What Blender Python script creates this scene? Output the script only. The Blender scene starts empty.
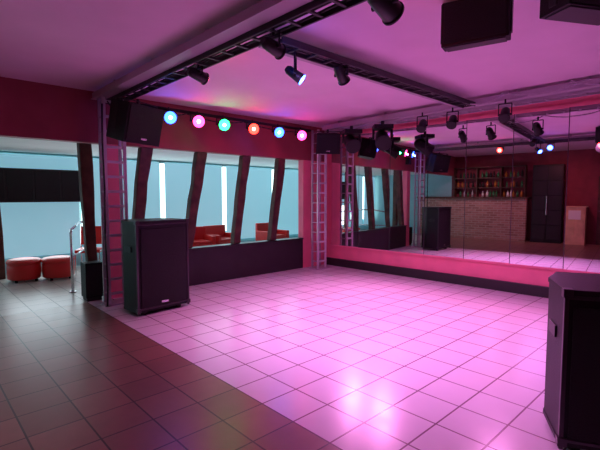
import bpy, bmesh, math, random
from mathutils import Vector, Matrix, Euler
random.seed(4)
S=bpy.context.scene
try:
    S.view_settings.view_transform='Standard'
    S.view_settings.look='None'
except Exception: pass
COL=S.collection
R=math.radians

# ---------------- materials ----------------
def mat(name,col,rough=.5,metal=0,emit=None,es=0,noise=0,nscale=8,bump=0,spec=.5):
    m=bpy.data.materials.new(name); m.use_nodes=True
    nt=m.node_tree; p=nt.nodes['Principled BSDF']
    p.inputs['Base Color'].default_value=(*col,1)
    p.inputs['Roughness'].default_value=rough
    p.inputs['Metallic'].default_value=metal
    p.inputs['Specular IOR Level'].default_value=spec
    if emit:
        p.inputs['Emission Color'].default_value=(*emit,1)
        p.inputs['Emission Strength'].default_value=es
    if noise or bump:
        tc=nt.nodes.new('ShaderNodeTexCoord'); n=nt.nodes.new('ShaderNodeTexNoise')
        n.inputs['Scale'].default_value=nscale; n.inputs['Detail'].default_value=5
        nt.links.new(tc.outputs['Object'],n.inputs['Vector'])
        if noise:
            r=nt.nodes.new('ShaderNodeValToRGB')
            r.color_ramp.elements[0].position=.3; r.color_ramp.elements[1].position=.7
            r.color_ramp.elements[0].color=tuple(c*(1-noise) for c in col)+(1,)
            r.color_ramp.elements[1].color=tuple(min(1,c*(1+noise)) for c in col)+(1,)
            nt.links.new(n.outputs['Fac'],r.inputs['Fac']); nt.links.new(r.outputs['Color'],p.inputs['Base Color'])
        if bump:
            b=nt.nodes.new('ShaderNodeBump'); b.inputs['Strength'].default_value=bump; b.inputs['Distance'].default_value=.02
            nt.links.new(n.outputs['Fac'],b.inputs['Height']); nt.links.new(b.outputs['Normal'],p.inputs['Normal'])
    return m

def tilemat(name,c1,c2,mortar,size,off,rough,ms=.006,brick=False,rowh=None,swiz=False,nf=.35):
    m=bpy.data.materials.new(name); m.use_nodes=True
    nt=m.node_tree; p=nt.nodes['Principled BSDF']; L=nt.links.new
    tc=nt.nodes.new('ShaderNodeTexCoord'); mp=nt.nodes.new('ShaderNodeMapping')
    mp.inputs['Location'].default_value=off
    L(tc.outputs['Object'],mp.inputs['Vector'])
    br=nt.nodes.new('ShaderNodeTexBrick')
    br.offset=.5 if brick else 0; br.squash=1
    br.inputs['Scale'].default_value=1
    br.inputs['Brick Width'].default_value=size
    br.inputs['Row Height'].default_value=rowh or size
    br.inputs['Mortar Size'].default_value=ms
    br.inputs['Mortar Smooth'].default_value=.1
    br.inputs['Bias'].default_value=0
    br.inputs['Color1'].default_value=(*c1,1); br.inputs['Color2'].default_value=(*c2,1)
    br.inputs['Mortar'].default_value=(*mortar,1)
    vec=mp.outputs['Vector']
    if swiz:
        sp=nt.nodes.new('ShaderNodeSeparateXYZ'); cb=nt.nodes.new('ShaderNodeCombineXYZ')
        L(vec,sp.inputs[0]); L(sp.outputs['Y'],cb.inputs['X']); L(sp.outputs['Z'],cb.inputs['Y']); vec=cb.outputs[0]
    L(vec,br.inputs['Vector'])
    n=nt.nodes.new('ShaderNodeTexNoise'); n.inputs['Scale'].default_value=9; n.inputs['Detail'].default_value=6
    L(tc.outputs['Object'],n.inputs['Vector'])
    mx=nt.nodes.new('ShaderNodeMix'); mx.data_type='RGBA'; mx.blend_type='MULTIPLY'; mx.inputs['Factor'].default_value=nf
    L(br.outputs['Color'],mx.inputs['A']); L(n.outputs['Fac'],mx.inputs['B']); L(mx.outputs['Result'],p.inputs['Base Color'])
    mr=nt.nodes.new('ShaderNodeMapRange'); mr.inputs['To Min'].default_value=rough-.04; mr.inputs['To Max'].default_value=rough+.08
    L(n.outputs['Fac'],mr.inputs['Value']); L(mr.outputs['Result'],p.inputs['Roughness'])
    b=nt.nodes.new('ShaderNodeBump'); b.invert=True; b.inputs['Strength'].default_value=.5; b.inputs['Distance'].default_value=.004
    L(br.outputs['Fac'],b.inputs['Height']); L(b.outputs['Normal'],p.inputs['Normal'])
    return m

T=.333
M_dance=tilemat('dance_tile',(.84,.79,.83),(.80,.75,.79),(.24,.13,.18),T,(-1.82+T*20,0+T*20,0),.22,nf=.05)
M_brown=tilemat('brown_tile',(.36,.19,.145),(.28,.145,.115),(.06,.03,.028),T,(-1.82+T*20,0+T*20,0),.30,nf=.3)
M_pale=tilemat('lounge_tile',(.62,.55,.50),(.56,.50,.46),(.2,.17,.15),T,(-1.82+T*20,0+T*20,0),.30,nf=.2)
M_brick=tilemat('bar_brick',(.60,.32,.27),(.38,.19,.15),(.55,.43,.40),.24,(0,0,0),.8,.012,True,.08,True)
M_ceil=mat('ceiling_paint',(.80,.58,.74),.8,noise=.04,nscale=2,bump=.15)
M_ceil2=mat('lounge_ceiling_paint',(.86,.86,.83),.8,noise=.04,nscale=2)
M_header=mat('maroon_paint',(.30,.055,.075),.6,noise=.12,nscale=3,bump=.1)
M_coral=mat('coral_paint',(.86,.20,.30),.5,noise=.08,nscale=3,bump=.1)
M_base=mat('black_skirting',(.02,.018,.02),.4)
M_black=mat('black_plastic',(.010,.010,.012),.5,bump=.2,nscale=120,spec=.3)
M_blk2=mat('black_satin',(.018,.018,.020),.4,spec=.35)
M_case=mat('case_edging',(.08,.07,.08),.35,metal=.7)
M_grille=mat('speaker_grille',(.012,.012,.014),.6,bump=.8,nscale=200,spec=.35)
M_cone=mat('speaker_cone',(.015,.015,.015),.6,spec=.3)
M_lowwall=mat('black_panel',(.025,.02,.025),.5,noise=.2,nscale=4)
M_wood=mat('dark_timber',(.09,.038,.028),.65,noise=.5,nscale=6,bump=.6)
M_tan=mat('pine_cabinet',(.78,.50,.30),.5,noise=.15,nscale=5)
M_truss=mat('truss_paint',(.46,.38,.46),.45,metal=.2)
M_ladder=mat('silver_ladder',(.72,.66,.74),.35,metal=.25)
M_tray=mat('black_cable_ladder',(.03,.026,.032),.5)
M_steel=mat('chrome',(.75,.75,.78),.2,metal=1)
M_red=mat('red_leather',(.75,.03,.03),.4,bump=.1,nscale=30)
M_mirror=mat('mirror_glass',(.84,.80,.84),.012,metal=1)
M_seam=mat('mirror_joint',(.05,.03,.045),.5)
M_teal=mat('teal_wall_paint',(.32,.60,.65),.6,noise=.08,nscale=2)
M_blind=mat('teal_blind',(.44,.68,.75),.7,emit=(.26,.57,.70),es=.62,noise=.10,nscale=1.2)  # emission imitates daylight shining through the fabric
M_pane=mat('daylit_glass',(.7,.9,.9),.2,emit=(.88,1,.92),es=1.8)
M_white=mat('white_paper',(.9,.88,.85),.7)
M_dred=mat('dark_red_wall',(.24,.035,.055),.7,noise=.2,nscale=3)
M_glassg=mat('green_bottle',(.05,.2,.08),.1); M_glassa=mat('amber_bottle',(.45,.18,.04),.1); M_glassc=mat('clear_bottle',(.5,.5,.52),.1)
M_cable=mat('cable_rubber',(.015,.015,.015),.5)

# ---------------- builder ----------------
class B:
    def __init__(s,name): s.name=name; s.bm=bmesh.new(); s.m=[]
    def mi(s,m):
        if m not in s.m: s.m.append(m)
        return s.m.index(m)
    def _fin(s,vs,m,smooth=False):
        k=s.mi(m); fs=set(f for v in vs for f in v.link_faces)
        for f in fs:
            f.material_index=k
            if smooth and len(f.verts)<=4: f.smooth=True
    def box(s,c,sz,m,rot=(0,0,0)):
        Mx=Matrix.Translation(c)@Euler(rot).to_matrix().to_4x4()@Matrix.Diagonal((*sz,1))
        r=bmesh.ops.create_cube(s.bm,size=1,matrix=Mx); s._fin(r['verts'],m); return s
    def bb(s,lo,hi,m,rot=(0,0,0)):
        return s.box([(a+b)/2 for a,b in zip(lo,hi)],[b-a for a,b in zip(lo,hi)],m,rot)
    def cyl(s,p0,p1,r,m,r2=None,seg=20):
        p0=Vector(p0);p1=Vector(p1);d=p1-p0
        Mx=Matrix.Translation((p0+p1)/2)@d.to_track_quat('Z','Y').to_matrix().to_4x4()
        q=bmesh.ops.create_cone(s.bm,cap_ends=True,segments=seg,radius1=r,radius2=r if r2 is None else r2,depth=d.length,matrix=Mx)
        s._fin(q['verts'],m,True); return s
    def sph(s,c,r,m,sc=(1,1,1)):
        q=bmesh.ops.create_uvsphere(s.bm,u_segments=20,v_segments=12,radius=r,matrix=Matrix.Translation(c)@Matrix.Diagonal((*sc,1)))
        s._fin(q['verts'],m,True); return s
    def prism(s,pts,z0,z1,m):
        lo=[s.bm.verts.new((x,y,z0)) for x,y in pts]; hi=[s.bm.verts.new((x,y,z1)) for x,y in pts]
        n=len(pts); s.bm.faces.new(lo[::-1]); s.bm.faces.new(hi)
        for i in range(n): s.bm.faces.new((lo[i],lo[(i+1)%n],hi[(i+1)%n],hi[i]))
        s._fin(lo+hi,m); return s
    def hexa(s,bot,top,m):
        lo=[s.bm.verts.new(p) for p in bot]; hi=[s.bm.verts.new(p) for p in top]
        n=len(lo); s.bm.faces.new(lo[::-1]); s.bm.faces.new(hi)
        for i in range(n): s.bm.faces.new((lo[i],lo[(i+1)%n],hi[(i+1)%n],hi[i]))
        s._fin(lo+hi,m); return s
    def lathe(s,prof,m,seg=32):
        rings=[[s.bm.verts.new((r*math.cos(2*math.pi*i/seg),r*math.sin(2*math.pi*i/seg),z)) for i in range(seg)] for r,z in prof]
        for a,c in zip(rings,rings[1:]):
            for i in range(seg): s.bm.faces.new((a[i],a[(i+1)%seg],c[(i+1)%seg],c[i]))
        s.bm.faces.new(rings[0][::-1]); s.bm.faces.new(rings[-1])
        s._fin([v for r in rings for v in r],m,True); return s
    def tube(s,pts,r,m,seg=8):
        for a,b in zip(pts,pts[1:]): s.cyl(a,b,r,m,seg=seg)
        for a in pts[1:-1]: s.sph(a,r,m)
        return s
    def done(s,loc=(0,0,0),rot=(0,0,0),bevel=0,seg=2):
        bmesh.ops.recalc_face_normals(s.bm,faces=s.bm.faces)
        me=bpy.data.meshes.new(s.name); s.bm.to_mesh(me); s.bm.free()
        for m in s.m: me.materials.append(m)
        o=bpy.data.objects.new(s.name,me); COL.objects.link(o)
        o.location=loc; o.rotation_euler=rot
        if bevel:
            b=o.modifiers.new('bevel','BEVEL'); b.width=bevel; b.segments=seg; b.limit_method='ANGLE'; b.angle_limit=R(40)
        return o
def arc(p0,p1,sag,n=12):
    p0=Vector(p0);p1=Vector(p1)
    return [p0.lerp(p1,i/n)-Vector((0,0,sag*4*(i/n)*(1-i/n))) for i in range(n+1)]

# ---------------- room shell ----------------
XM,YP,H=6.7,6.3,2.95
XL,YF,YB=-2.0,-2.2,9.8
DX=1.82
ALPHA=R(2.0)   # mirror wall is very slightly out of square
B('floor').bb((XL,YF,-.1),(DX,YP,0),M_brown).done()
B('floor_lounge').bb((XL,YP,-.1),(10,YB,0),M_pale).done()
B('dance_floor').bb((DX,YF,-.1),(7.2,YP,0),M_dance).done()
B('ceiling').bb((XL,YF,H),(7.3,YP+.15,H+.1),M_ceil).done()
B('ceiling_lounge').bb((XL,YP+.15,2.36),(10,YB,2.46),M_ceil2).done()
B('wall_header').bb((XL,YP,2.24),(6.7,YP+.15,H),M_header).done()
B('wall_partition').bb((2.33,YP,0),(6.02,YP+.15,.60),M_lowwall).bb((2.33,YP-.02,.60),(6.02,YP+.18,.63),M_base).done(bevel=.004)
B('wall_pillar').bb((2.10,YP,0),(2.32,YP+.15,2.24),M_coral).done()
B('wall_pillar').bb((6.03,YP,0),(6.7,YP+.15,2.24),M_coral).done()
B('wall_lounge_back').bb((XL,YB,0),(10,YB+.1,2.46),M_teal).done()
B('wall_lounge_right').bb((10,YP,0),(10.1,YB,2.46),M_teal).done()
B('wall_lounge_front').bb((6.7,YP,0),(10,YP+.15,2.46),M_teal).done()
B('wall_left').bb((XL-.1,YF,0),(XL,YP+.15,H+.1),M_dred).done()
B('wall_lounge_left').bb((XL-.1,YP+.15,0),(XL,YB,2.46),M_teal).done()
B('wall_front').bb((XL,YF-.1,0),(7.3,YF,H),M_dred).done()
loc=(XM,YP,0); rt=(0,0,ALPHA)
B('wall_right').bb((0.03,-8.6,0),(.15,0,H),M_coral).done(loc,rt)
B('baseboard_right').bb((-.02,-8.5,0),(.03,-.02,.16),M_base).done(loc,rt,.004)
B('trim_mirror').bb((-.02,-8.5,.42),(.03,-.15,.45),M_coral).bb((-.02,-8.5,2.74),(.03,-.15,2.78),M_coral).done(loc,rt)
mb=B('wall_mirror'); y=-.18
for i in range(11):
    mb.bb((0,y-.721,.45),(.02,y-.003,2.74),M_mirror,(0,0,R(2.2+random.uniform(-.2,.2))))
    mb.bb((-.012,y-.730,.45),(.026,y-.720,2.74),M_seam); y-=.728
mb.done(loc,rt)

# timbers
def timber(x0,x1,z0,z1,w,d=.13,y=YP+.075,nm='timber_post'):
    b=B(nm); n=6
    b.mi(M_wood)
    rings=[]
    for i in range(n+1):
        t=i/n; x=x0+(x1-x0)*t+random.uniform(-.012,.012); z=z0+(z1-z0)*t; ww=w*(.85+.3*t)*random.uniform(.93,1.07)
        rings.append([b.bm.verts.new(p) for p in ((x-ww/2,y-d/2,z),(x+ww/2,y-d/2,z),(x+ww/2,y+d/2,z),(x-ww/2,y+d/2,z))])
    for a,c in zip(rings,rings[1:]):
        for j in range(4): b.bm.faces.new((a[j],a[(j+1)%4],c[(j+1)%4],c[j]))
    b.bm.faces.new(rings[0][::-1]); b.bm.faces.new(rings[-1])
    return b.done(bevel=.012)
timber(2.52,2.74,.632,2.238,.16)
timber(3.42,3.70,.632,2.238,.16)
timber(4.37,4.62,.632,2.238,.16)
timber(5.24,5.48,.632,2.238,.16)
timber(2.06,1.98,0,2.355,.16,y=YP+.50)
timber(1.22,1.14,0,2.355,.15,y=9.2)

# ---------------- lounge windows ----------------
xs=[-1.95,-.95,-.02,.9,2.75,4.54,6.3,8.03,9.7]
for a,c in zip(xs,xs[1:]):
    b=B('window_%d'%(xs.index(a)+1))
    b.bb((a+.02,YB-.03,.55),(c-.02,YB-.001,2.29),M_pane)
    b.bb((a-.02,YB-.05,2.29),(c+.02,YB-.001,2.33),M_teal)
    b.done()
    b=B('roller_blind')
    b.bb((a+.10,YB-.095,.30),(c-.04,YB-.085,2.29),M_blind).cyl((a+.10,YB-.09,2.29),(c-.04,YB-.09,2.29),.022,M_blind)
    for xx in(a+.12,c-.06): b.bb((xx-.01,YB-.1,2.28),(xx+.01,YB-.052,2.33),M_steel)
    b.done()
b=B('wall_cabinet').bb((.9,YB-.42,1.38),(2.76,YB-.12,2.02),M_lowwall)
for i in range(4): b.bb((.93+i*.46,YB-.435,1.41),(1.36+i*.46,YB-.42,1.99),M_blk2)
b.done(bevel=.005)

# ---------------- furniture in lounge ----------------
def ottoman(x,y):
    b=B('red_ottoman')
    b.lathe([(.23,.04),(.255,.06),(.26,.18),(.255,.29),(.245,.305),(.265,.32),(.27,.355),(.245,.385),(.17,.40),(.02,.405)],M_red)
    for sx in(-.15,.15):
        for sy in(-.15,.15): b.cyl((sx,sy,0),(sx,sy,.05),.025,M_black)
    b.done((x,y,0))
ottoman(1.50,8.72); ottoman(2.00,8.55)
def tub(x,y,rz,nm='red_armchair'):
    b=B(nm); b.box((0,0,.28),(.56,.56,.28),M_red).box((0,-.02,.44),(.50,.5,.08),M_red)
    b.box((0,.29,.48),(.64,.10,.60),M_red).box((-.31,0,.38),(.09,.56,.42),M_red).box((.31,0,.38),(.09,.56,.42),M_red)
    for sx in(-.24,.24):
        for sy in(-.22,.22): b.cyl((sx,sy,0),(sx,sy,.15),.02,M_steel)
    b.done((x,y,0),(0,0,rz),.035,4)
tub(4.85,8.6,R(-10)); tub(5.6,8.7,R(8)); tub(7.1,8.6,R(0))
b=B('red_chair')
b.box((0,0,.45),(.44,.44,.06),M_red).box((0,.22,.72),(.42,.04,.36),M_red,(R(-8),0,0))
for sx in(-.21,.21):
    b.tube([(sx,-.2,0),(sx,-.2,.45),(sx,.2,.45),(sx,.26,.95)],.013,M_steel).tube([(sx,.2,.45),(sx,.24,0)],.013,M_steel)
b.done((2.60,8.72,0),(0,0,R(-30)),.008)
b=B('handrail')
b.tube([(1.86,7.15,0),(1.86,7.15,.93),(1.88,7.19,.98),(2.12,7.6,1.06),(2.34,8.0,1.06),(2.36,8.05,1.0),(2.36,8.05,0)],.02,M_steel)
b.tube([(1.86,7.15,.55),(2.36,8.05,.58)],.014,M_steel)
b.cyl((1.86,7.15,0),(1.86,7.15,.015),.05,M_steel).cyl((2.36,8.05,0),(2.36,8.05,.015),.05,M_steel).done()

# ---------------- trusses ----------------
def ladder_v(x,y,w,h):
    b=B('ladder_truss_column')
    for xx in(-w/2,w/2):
        b.box((xx,-.08,h/2),(.045,.03,h),M_ladder)
        b.box((xx,.08,h/2),(.04,.03,h),M_truss)
    n=int(h/.2)
    for i in range(n):
        b.box((0,-.08,.16+i*.2),(w,.024,.036),M_ladder)
        for xx in(-w/2,w/2): b.box((xx,0,.16+i*.2),(.02,.16,.02),M_truss)
    b.box((0,0,.01),(w+.14,.26,.02),M_truss)
    b.done((x,y,0),(0,0,0),.003)
ladder_v(2.12,6.00,.26,2.83); ladder_v(6.22,6.03,.22,2.83)
def beam(nm,p0,p1,side,w=.12,ladder_mat=None):
    p0=Vector(p0);p1=Vector(p1);L=(p1-p0).length;b=B(nm); lm=ladder_mat or M_tray
    b.box((L/2,0,0),(L,w,.075),M_truss)
    b.box((L/2,0,-.045),(L,w+.03,.012),M_truss)
    ys=side*(w/2+.12)
    for yy in(ys-.085,ys+.085): b.box((L/2,yy,-.06),(L,.018,.06),lm)
    n=int(L/.22)
    for i in range(n+1):
        x=min(max(i*L/n,.02),L-.02)
        b.box((x,ys,-.075),(.03,.17,.016),lm)
    for k in range(int(L/1.1)+1):
        xx=min(L-.1,.1+k*1.1)
        b.box((xx,side*(w/2+.04),-.03),(.04,.14,.02),lm)
        b.cyl((xx,0,.03),(xx,0,.088),.02,M_truss,seg=10)
    for q in(-.04,.0,.045):
        b.tube([(L*i/14,ys+q+random.uniform(-.02,.02),-.055+random.uniform(-.006,.01)) for i in range(15)],.012,M_cable,6)
    d=p1-p0
    b.done(p0,(0,0,math.atan2(d.y,d.x)),.003)
ZT=2.865
beam('lighting_truss',(2.0,-1.2,ZT),(2.0,6.2,ZT),-1)
beam('lighting_truss',(6.1,-1.2,ZT),(6.22,5.9,ZT),-1,.10,M_truss)
beam('lighting_truss',(2.36,2.98,ZT),(6.0,2.98,ZT),-1,.10)
b=B('lighting_bar').cyl((2.35,6.12,2.82),(6.05,6.12,2.82),.025,M_black)
for x in(2.5,4.1,5.9): b.box((x,6.22,2.82),(.04,.16,.04),M_black)
b.tube(arc((2.4,6.10,2.79),(3.3,6.10,2.79),.08)+arc((3.3,6.10,2.79),(4.4,6.10,2.79),.06)+arc((4.4,6.1,2.79),(6,6.1,2.79),.06),.009,M_cable,6)
b.done()

# ---------------- lights fixtures ----------------
def par(x,y,z,target,r,L,lens=None,es=6,nm='par_can_light',hang=.16,core=True):
    b=B(nm); d=(Vector(target)-Vector((x,y,z))).normalized()
    side=d.cross(Vector((0,0,1))).normalized()
    def P(a,s=0,u=0): return d*a+side*s+Vector((0,0,u))
    b.cyl(P(-L*.5),P(L*.42),r*.8,M_blk2,r2=r*.95,seg=28)
    b.cyl(P(-L*.68),P(-L*.5),r*.5,M_blk2,r2=r*.8,seg=28)
    b.cyl(P(L*.42),P(L*.5),r*1.05,M_black,seg=28)
    lm=M_cone
    if lens: lm=mat('lens_glow',lens,.3,emit=lens,es=es)
    b.cyl(P(L*.5),P(L*.515),r*.98,lm,seg=28)
    if lens and core:
        wm=mat('led_core',(1,1,1),.3,emit=tuple(.45+.55*c for c in lens),es=es*1.3)
        b.cyl(P(L*.515),P(L*.53),r*.30,wm,seg=20)
    top=max(hang,r*1.2)
    for sg in(-1,1):
        b.tube([P(0,sg*r*1.15),P(0,sg*r*1.15,top*.85)],.008,M_black,8)
        b.cyl(P(0,sg*r*.8),P(0,sg*r*1.25),.015,M_black)
    b.cyl(P(0,-r*1.18,top*.85),P(0,r*1.18,top*.85),.008,M_black,seg=8)
    b.cyl((0,0,top*.85),(0,0,top+.035),.012,M_black)
    b.done((x,y,z),bevel=.002)
    return Vector((x,y,z))+d*(L*.62)
def spot(loc,target,col,e,size=100,rad=.03,blend=1):
    l=bpy.data.lights.new('spot','SPOT'); l.energy=e; l.color=col; l.spot_size=R(size); l.spot_blend=blend; l.shadow_soft_size=rad
    o=bpy.data.objects.new('spot_beam',l); COL.objects.link(o); o.location=loc
    o.rotation_euler=(Vector(target)-Vector(loc)).to_track_quat('-Z','Y').to_euler()
def point(loc,col,e,rad=.05):
    l=bpy.data.lights.new('pt','POINT'); l.energy=e; l.color=col; l.shadow_soft_size=rad
    o=bpy.data.objects.new('lamp_glow',l); COL.objects.link(o); o.location=loc

BL=(.03,.10,1);PK=(1,.04,.26);GR=(.02,1,.18);RD=(1,.03,.02)
for x,c in zip((2.93,3.40,3.87,4.47,5.05,5.62),(BL,PK,GR,RD,BL,PK)):
    tgt=(x*.55+.4,1.0,1.4)
    p=par(x,5.95,2.67,tgt,.092,.16,c,9,'led_par_light',.11)
    spot(p,tgt,c,7,120,.02)
    point(p+Vector((0,-.03,-.03)),c,2.8,.02)

MG=(1,.29,.80); MR=(1,.26,.60); MB=(.80,.32,1)
K=.80
for (x,y,z,c,r,L,col,e,t) in ((2.18,3.78,2.69,RD,.06,.17,MR,180,(5.6,4.0,1.9)),(2.18,2.62,2.67,BL,.06,.17,MB,180,(5.6,2.8,1.9)),
                     (2.60,2.82,2.58,BL,.05,.15,MB,120,(4.0,1.2,1.0)),(3.22,2.82,2.70,None,.06,.17,MG,140,(5.6,3.4,.9))):
    p=par(x,y,z,t,r,L,c,30,'par_can_light',ZT-.09-z)
    spot(p-Vector((0,0,.06)),(x+1.6,y+.1,0),col,e*K,108,.11)
p=par(2.20,1.58,2.67,(5.4,1.5,1.6),.075,.2,RD,24,'par_can_light',ZT-.09-2.67)
spot(p-Vector((0,0,.06)),(3.9,1.3,0),MG,100*K,108,.11)
def mhead(x,y,z,t,hang):
    b=B('moving_head_light'); d=(Vector(t)-Vector((x,y,z))).normalized(); s=d.cross(Vector((0,0,1))).normalized()
    b.cyl(-d*.14,d*.14,.11,M_blk2,r2=.13,seg=24).sph(-d*.13,.11,M_blk2).cyl(d*.14,d*.16,.135,M_black,seg=24).cyl(d*.16,d*.165,.11,M_cone,seg=24)
    for g in(-1,1): b.tube([s*.155*g,s*.155*g+Vector((0,0,.17))],.022,M_black,8)
    b.box((0,0,.20),(.32,.30,.07),M_black,(0,0,math.atan2(s.y,s.x)))
    b.cyl((0,0,.22),(0,0,hang),.03,M_black)
    b.done((x,y,z),bevel=.006)
mhead(6.00,5.00,2.46,(4,2,.5),.31); mhead(5.98,4.30,2.46,(3.6,2,.4),.31)
spot((5.85,4.80,2.28),(4.5,4.0,0),MG,200*K,104,.11); spot((5.8,4.10,2.28),(4.4,3.0,0),MG,180*K,104,.11)
for y in(3.55,3.05,2.3):
    p=par(5.98,y,2.60,(3.5,y-.6,0),.07,.18,None,0,'par_can_light',.17)
spot((5.8,2.2,2.4),(4.4,1.6,0),MG,150*K,104,.11)

# ---------------- speakers ----------------
def pa_cab(nm,x,y,rz,h=1.19,w=.74,d=.56):
    b=B(nm)
    for sx in(-1,1):
        for sy in(-1,1): b.cyl((sx*w*.34,sy*d*.36,0),(sx*w*.34,sy*d*.36,.05),.035,M_cable)
    pts=[(-w/2,-d/2),(w/2,-d/2),(w/2,d*.12),(w*.34,d/2),(-w*.34,d/2),(-w/2,d*.12)]
    b.prism(pts,.05,h-.03,M_black)
    b.prism([(px*1.02,py*1.02) for px,py in pts],h-.03,h,M_black)
    b.prism([(px*1.02,py*1.02) for px,py in pts],.05,.08,M_black)
    yf=-d/2
    b.box((0,yf-.006,h*.5),(w*.86,.014,h-.20),M_grille)
    b.box((0,yf-.014,h*.12),(.10,.006,.03),M_steel)
    for sx in(-1,1):
        b.box((sx*(w/2+.004),-.08,h*.70),(.014,.16,.07),M_blk2)
        b.box((sx*(w/2-.008),yf+.004,h/2),(.024,.024,h-.06),M_case)
        for zz in(.075,h-.02): b.box((sx*(w/2-.012),yf+.006,zz),(.05,.05,.05),M_case)
    for zz in(.085,h-.045): b.box((0,yf-.002,zz),(w*.94,.014,.02),M_case)
    b.done((x,y,0),(0,0,rz),.008,3)
pa_cab('pa_speaker',2.38,5.40,R(6),1.19)
pa_cab('pa_speaker',3.13,.56,R(-62),.97,.60,.62)
B('small_subwoofer').box((0,0,.30),(.23,.23,.50),M_black).box((0,-.117,.30),(.20,.012,.44),M_grille).box((0,0,.025),(.2,.2,.05),M_cable).done((1.93,6.44,0),(0,0,R(0)),.008)
def hang_spk(x,y,z,rz,tilt,w,h,d,up):
    b=B('hanging_speaker')
    b.hexa([(-w/2,-d/2,-h/2),(w/2,-d/2,-h/2),(w*.36,d/2,-h/2),(-w*.36,d/2,-h/2)],[(-w/2,-d/2,h/2),(w/2,-d/2,h/2),(w*.36,d/2,h/2),(-w*.36,d/2,h/2)],M_black)
    b.box((0,-d/2-.008,0),(w*.92,.015,h*.9),M_grille)
    b.box((0,-d/2-.018,-h*.36),(w*.16,.006,h*.05),M_steel)
    for s in(-1,1): b.box((s*(w/2+.012),-.03,h*.15),(.012,.05,h*.8),M_blk2)
    b.box((0,-.03,h*.55+.01),(w+.04,.05,.012),M_blk2)
    b.cyl((0,-.03,h*.5),(0,-.03+math.sin(tilt)*up,h*.5+up),.02,M_blk2)
    b.done((x,y,z),(tilt,0,rz),.008)
hang_spk(2.20,5.46,2.44,R(22),R(14),.60,.48,.40,.06)
hang_spk(6.02,5.62,2.52,R(-40),R(12),.46,.38,.34,.07)
b=B('amplifier_box').box((0,0,0),(.14,.12,.2),M_black).box((0,-.065,0),(.11,.01,.16),M_blk2).cyl((0,.0,.1),(0,0,.27),.012,M_black).done((2.66,6.12,2.50),bevel=.005)
def ceil_spk(x,y,z,w,d,h,rz,tilt=0):
    b=B('ceiling_speaker'); b.box((0,0,0),(w,d,h),M_black).box((0,-d/2-.006,0),(w*.92,.012,h*.88),M_grille)
    b.box((0,0,-h/2-.004),(w*.9,d*.86,.01),M_blk2)
    for s in(-1,1):
        b.box((s*(w/2+.008),0,.02),(.01,.06,h*.9),M_blk2)
        b.cyl((s*w*.4,0,h/2),(s*w*.4,0,H-z),.012,M_blk2)
    b.done((x,y,z),(tilt,0,rz),.008)
ceil_spk(3.10,1.42,2.77,.46,.12,.32,R(-76))
ceil_spk(3.36,.80,2.80,.50,.24,.20,R(-30))
b=B('power_cables')
b.tube(arc((2.0,5.80,2.74),(2.25,5.68,2.72),.12),.009,M_cable,6)
b.tube([(1.94,5.82,2.7),(1.93,5.82,2.2),(1.94,5.82,1.6),(1.93,5.82,1.0),(1.94,5.82,.3),(1.93,5.82,.02)],.012,M_cable,6)
b.done()
b=B('truss_cable_loops')
for a,c,s in(((5.83,2.9,2.86),(5.83,2.2,2.86),.10),((5.83,2.3,2.86),(5.83,1.3,2.86),.09),((5.83,1.5,2.86),(5.83,.6,2.86),.1)): b.tube(arc(a,c,s),.010,M_truss,6)
b.done()

# ---------------- bar side (seen in mirror) ----------------
Y0,Y1=3.75,7.5
B('bar_counter').bb((-1.62,Y0,0),(-1.45,Y1,1.42),M_brick).bb((-1.98,Y0-.05,1.42),(-1.38,Y1+.05,1.47),M_wood).done(bevel=.005)
b=B('back_bar_shelf')
for z in(1.78,2.12,2.5): b.bb((-1.995,Y0+.1,z),(-1.72,6.28,z+.03),M_wood)
for k in range(4):
    y=Y0+.1+(6.28-Y0-.13)*k/3; b.bb((-1.995,y,1.47),(-1.72,y+.03,2.53),M_wood)
b.done()
b=B('liquor_bottles')
for z in(1.472,1.812,2.152):
    y=Y0+.22
    while y<6.18:
        if min(abs(y-(Y0+.115+(6.28-Y0-.13)*k/3)) for k in range(4))>.07:
            m=random.choice((M_glassg,M_glassa,M_glassc,M_white) if z<1.5 else (M_glassg,M_glassa,M_blk2,M_blk2)); r=random.uniform(.03,.042); h=random.uniform(.12,.16)
            b.cyl((-1.84,y,z),(-1.84,y,z+h),r,m,seg=10).cyl((-1.84,y,z+h),(-1.84,y,z+h+.04),r,m,r2=.012,seg=10).cyl((-1.84,y,z+h+.04),(-1.84,y,z+h+.08),.012,m,seg=8)
        y+=random.uniform(.09,.16)
b.done()
y=2.75
b=B('bar_fridge').bb((-1.98,y,0),(-1.5,y+.85,2.5),M_black)
for i in range(2):
    for j in range(5): b.bb((-1.5,y+.03+i*.405,.12+j*.47),(-1.485,y+.40+i*.405,.55+j*.47),M_blk2)
b.bb((-1.485,y+.41,.9),(-1.45,y+.44,1.5),M_steel).done(bevel=.004)
y=2.06
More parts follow.
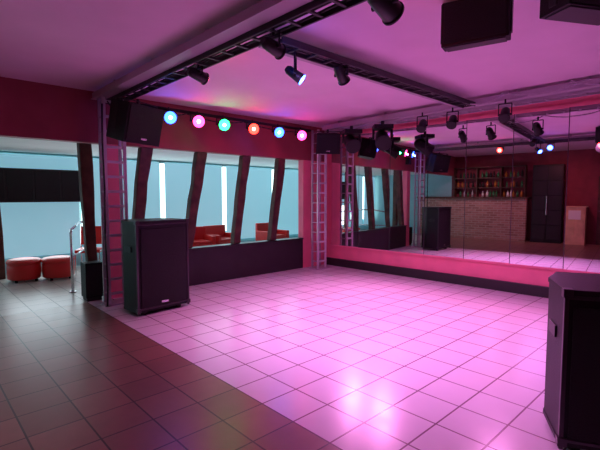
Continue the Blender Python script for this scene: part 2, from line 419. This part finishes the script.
b=B('wooden_cabinet').bb((-1.98,y,0),(-1.45,y+.56,1.15),M_tan).bb((-1.99,y-.03,1.15),(-1.42,y+.59,1.18),M_tan)
b.bb((-1.45,y+.04,.08),(-1.435,y+.27,1.07),M_tan).bb((-1.45,y+.29,.08),(-1.435,y+.52,1.07),M_tan).done(bevel=.004)
B('paper_notice').bb((-1.434,y+.12,.78),(-1.43,y+.44,1.06),M_white).done()
OY=-.6
b=B('door_1').bb((-1.995,1.5+OY,0),(-1.93,2.4+OY,2.1),M_wood).bb((-1.93,1.6+OY,1.2),(-1.92,2.3+OY,2.0),M_blk2).bb((-1.93,1.6+OY,.15),(-1.92,2.3+OY,1.05),M_blk2).cyl((-1.92,2.34+OY,1.05),(-1.86,2.34+OY,1.05),.02,M_steel).done(bevel=.004)
spot((-.3,5.4,2.85),(-1.3,5.4,.9),(1,.42,.52),62,130,.05)  # added light without a fixture, brightens the brick bar
spot((-.3,2.8,2.85),(-1.5,2.8,.9),(1,.26,.34),50,130,.05)  # likewise added, no fixture: lifts fridge and cabinet in the mirror

# ---------------- daylight from lounge windows ----------------
def area(loc,rot,sx,sy,col,e,nm):
    l=bpy.data.lights.new('area','AREA'); l.shape='RECTANGLE'; l.size=sx; l.size_y=sy; l.energy=e; l.color=col
    o=bpy.data.objects.new(nm,l); COL.objects.link(o); o.location=loc; o.rotation_euler=rot
area((5.5,YB-.14,1.4),(R(-90),0,0),8,1.5,(.68,.90,1),38,'window_daylight')
area((1.9,YB-.45,.8),(R(-90),0,0),1.6,.7,(.85,.95,1),12,'window_daylight')

w=bpy.data.worlds.new('World'); S.world=w; w.use_nodes=True
w.node_tree.nodes['Background'].inputs[0].default_value=(.10,.04,.12,1)
w.node_tree.nodes['Background'].inputs[1].default_value=.5

cam=bpy.data.cameras.new('camera'); cam.lens=25.2; cam.sensor_width=36
co=bpy.data.objects.new('camera',cam); COL.objects.link(co)
co.location=(0,0,1.5); co.rotation_euler=(R(90-3.95),0,R(-43.3)); S.camera=co
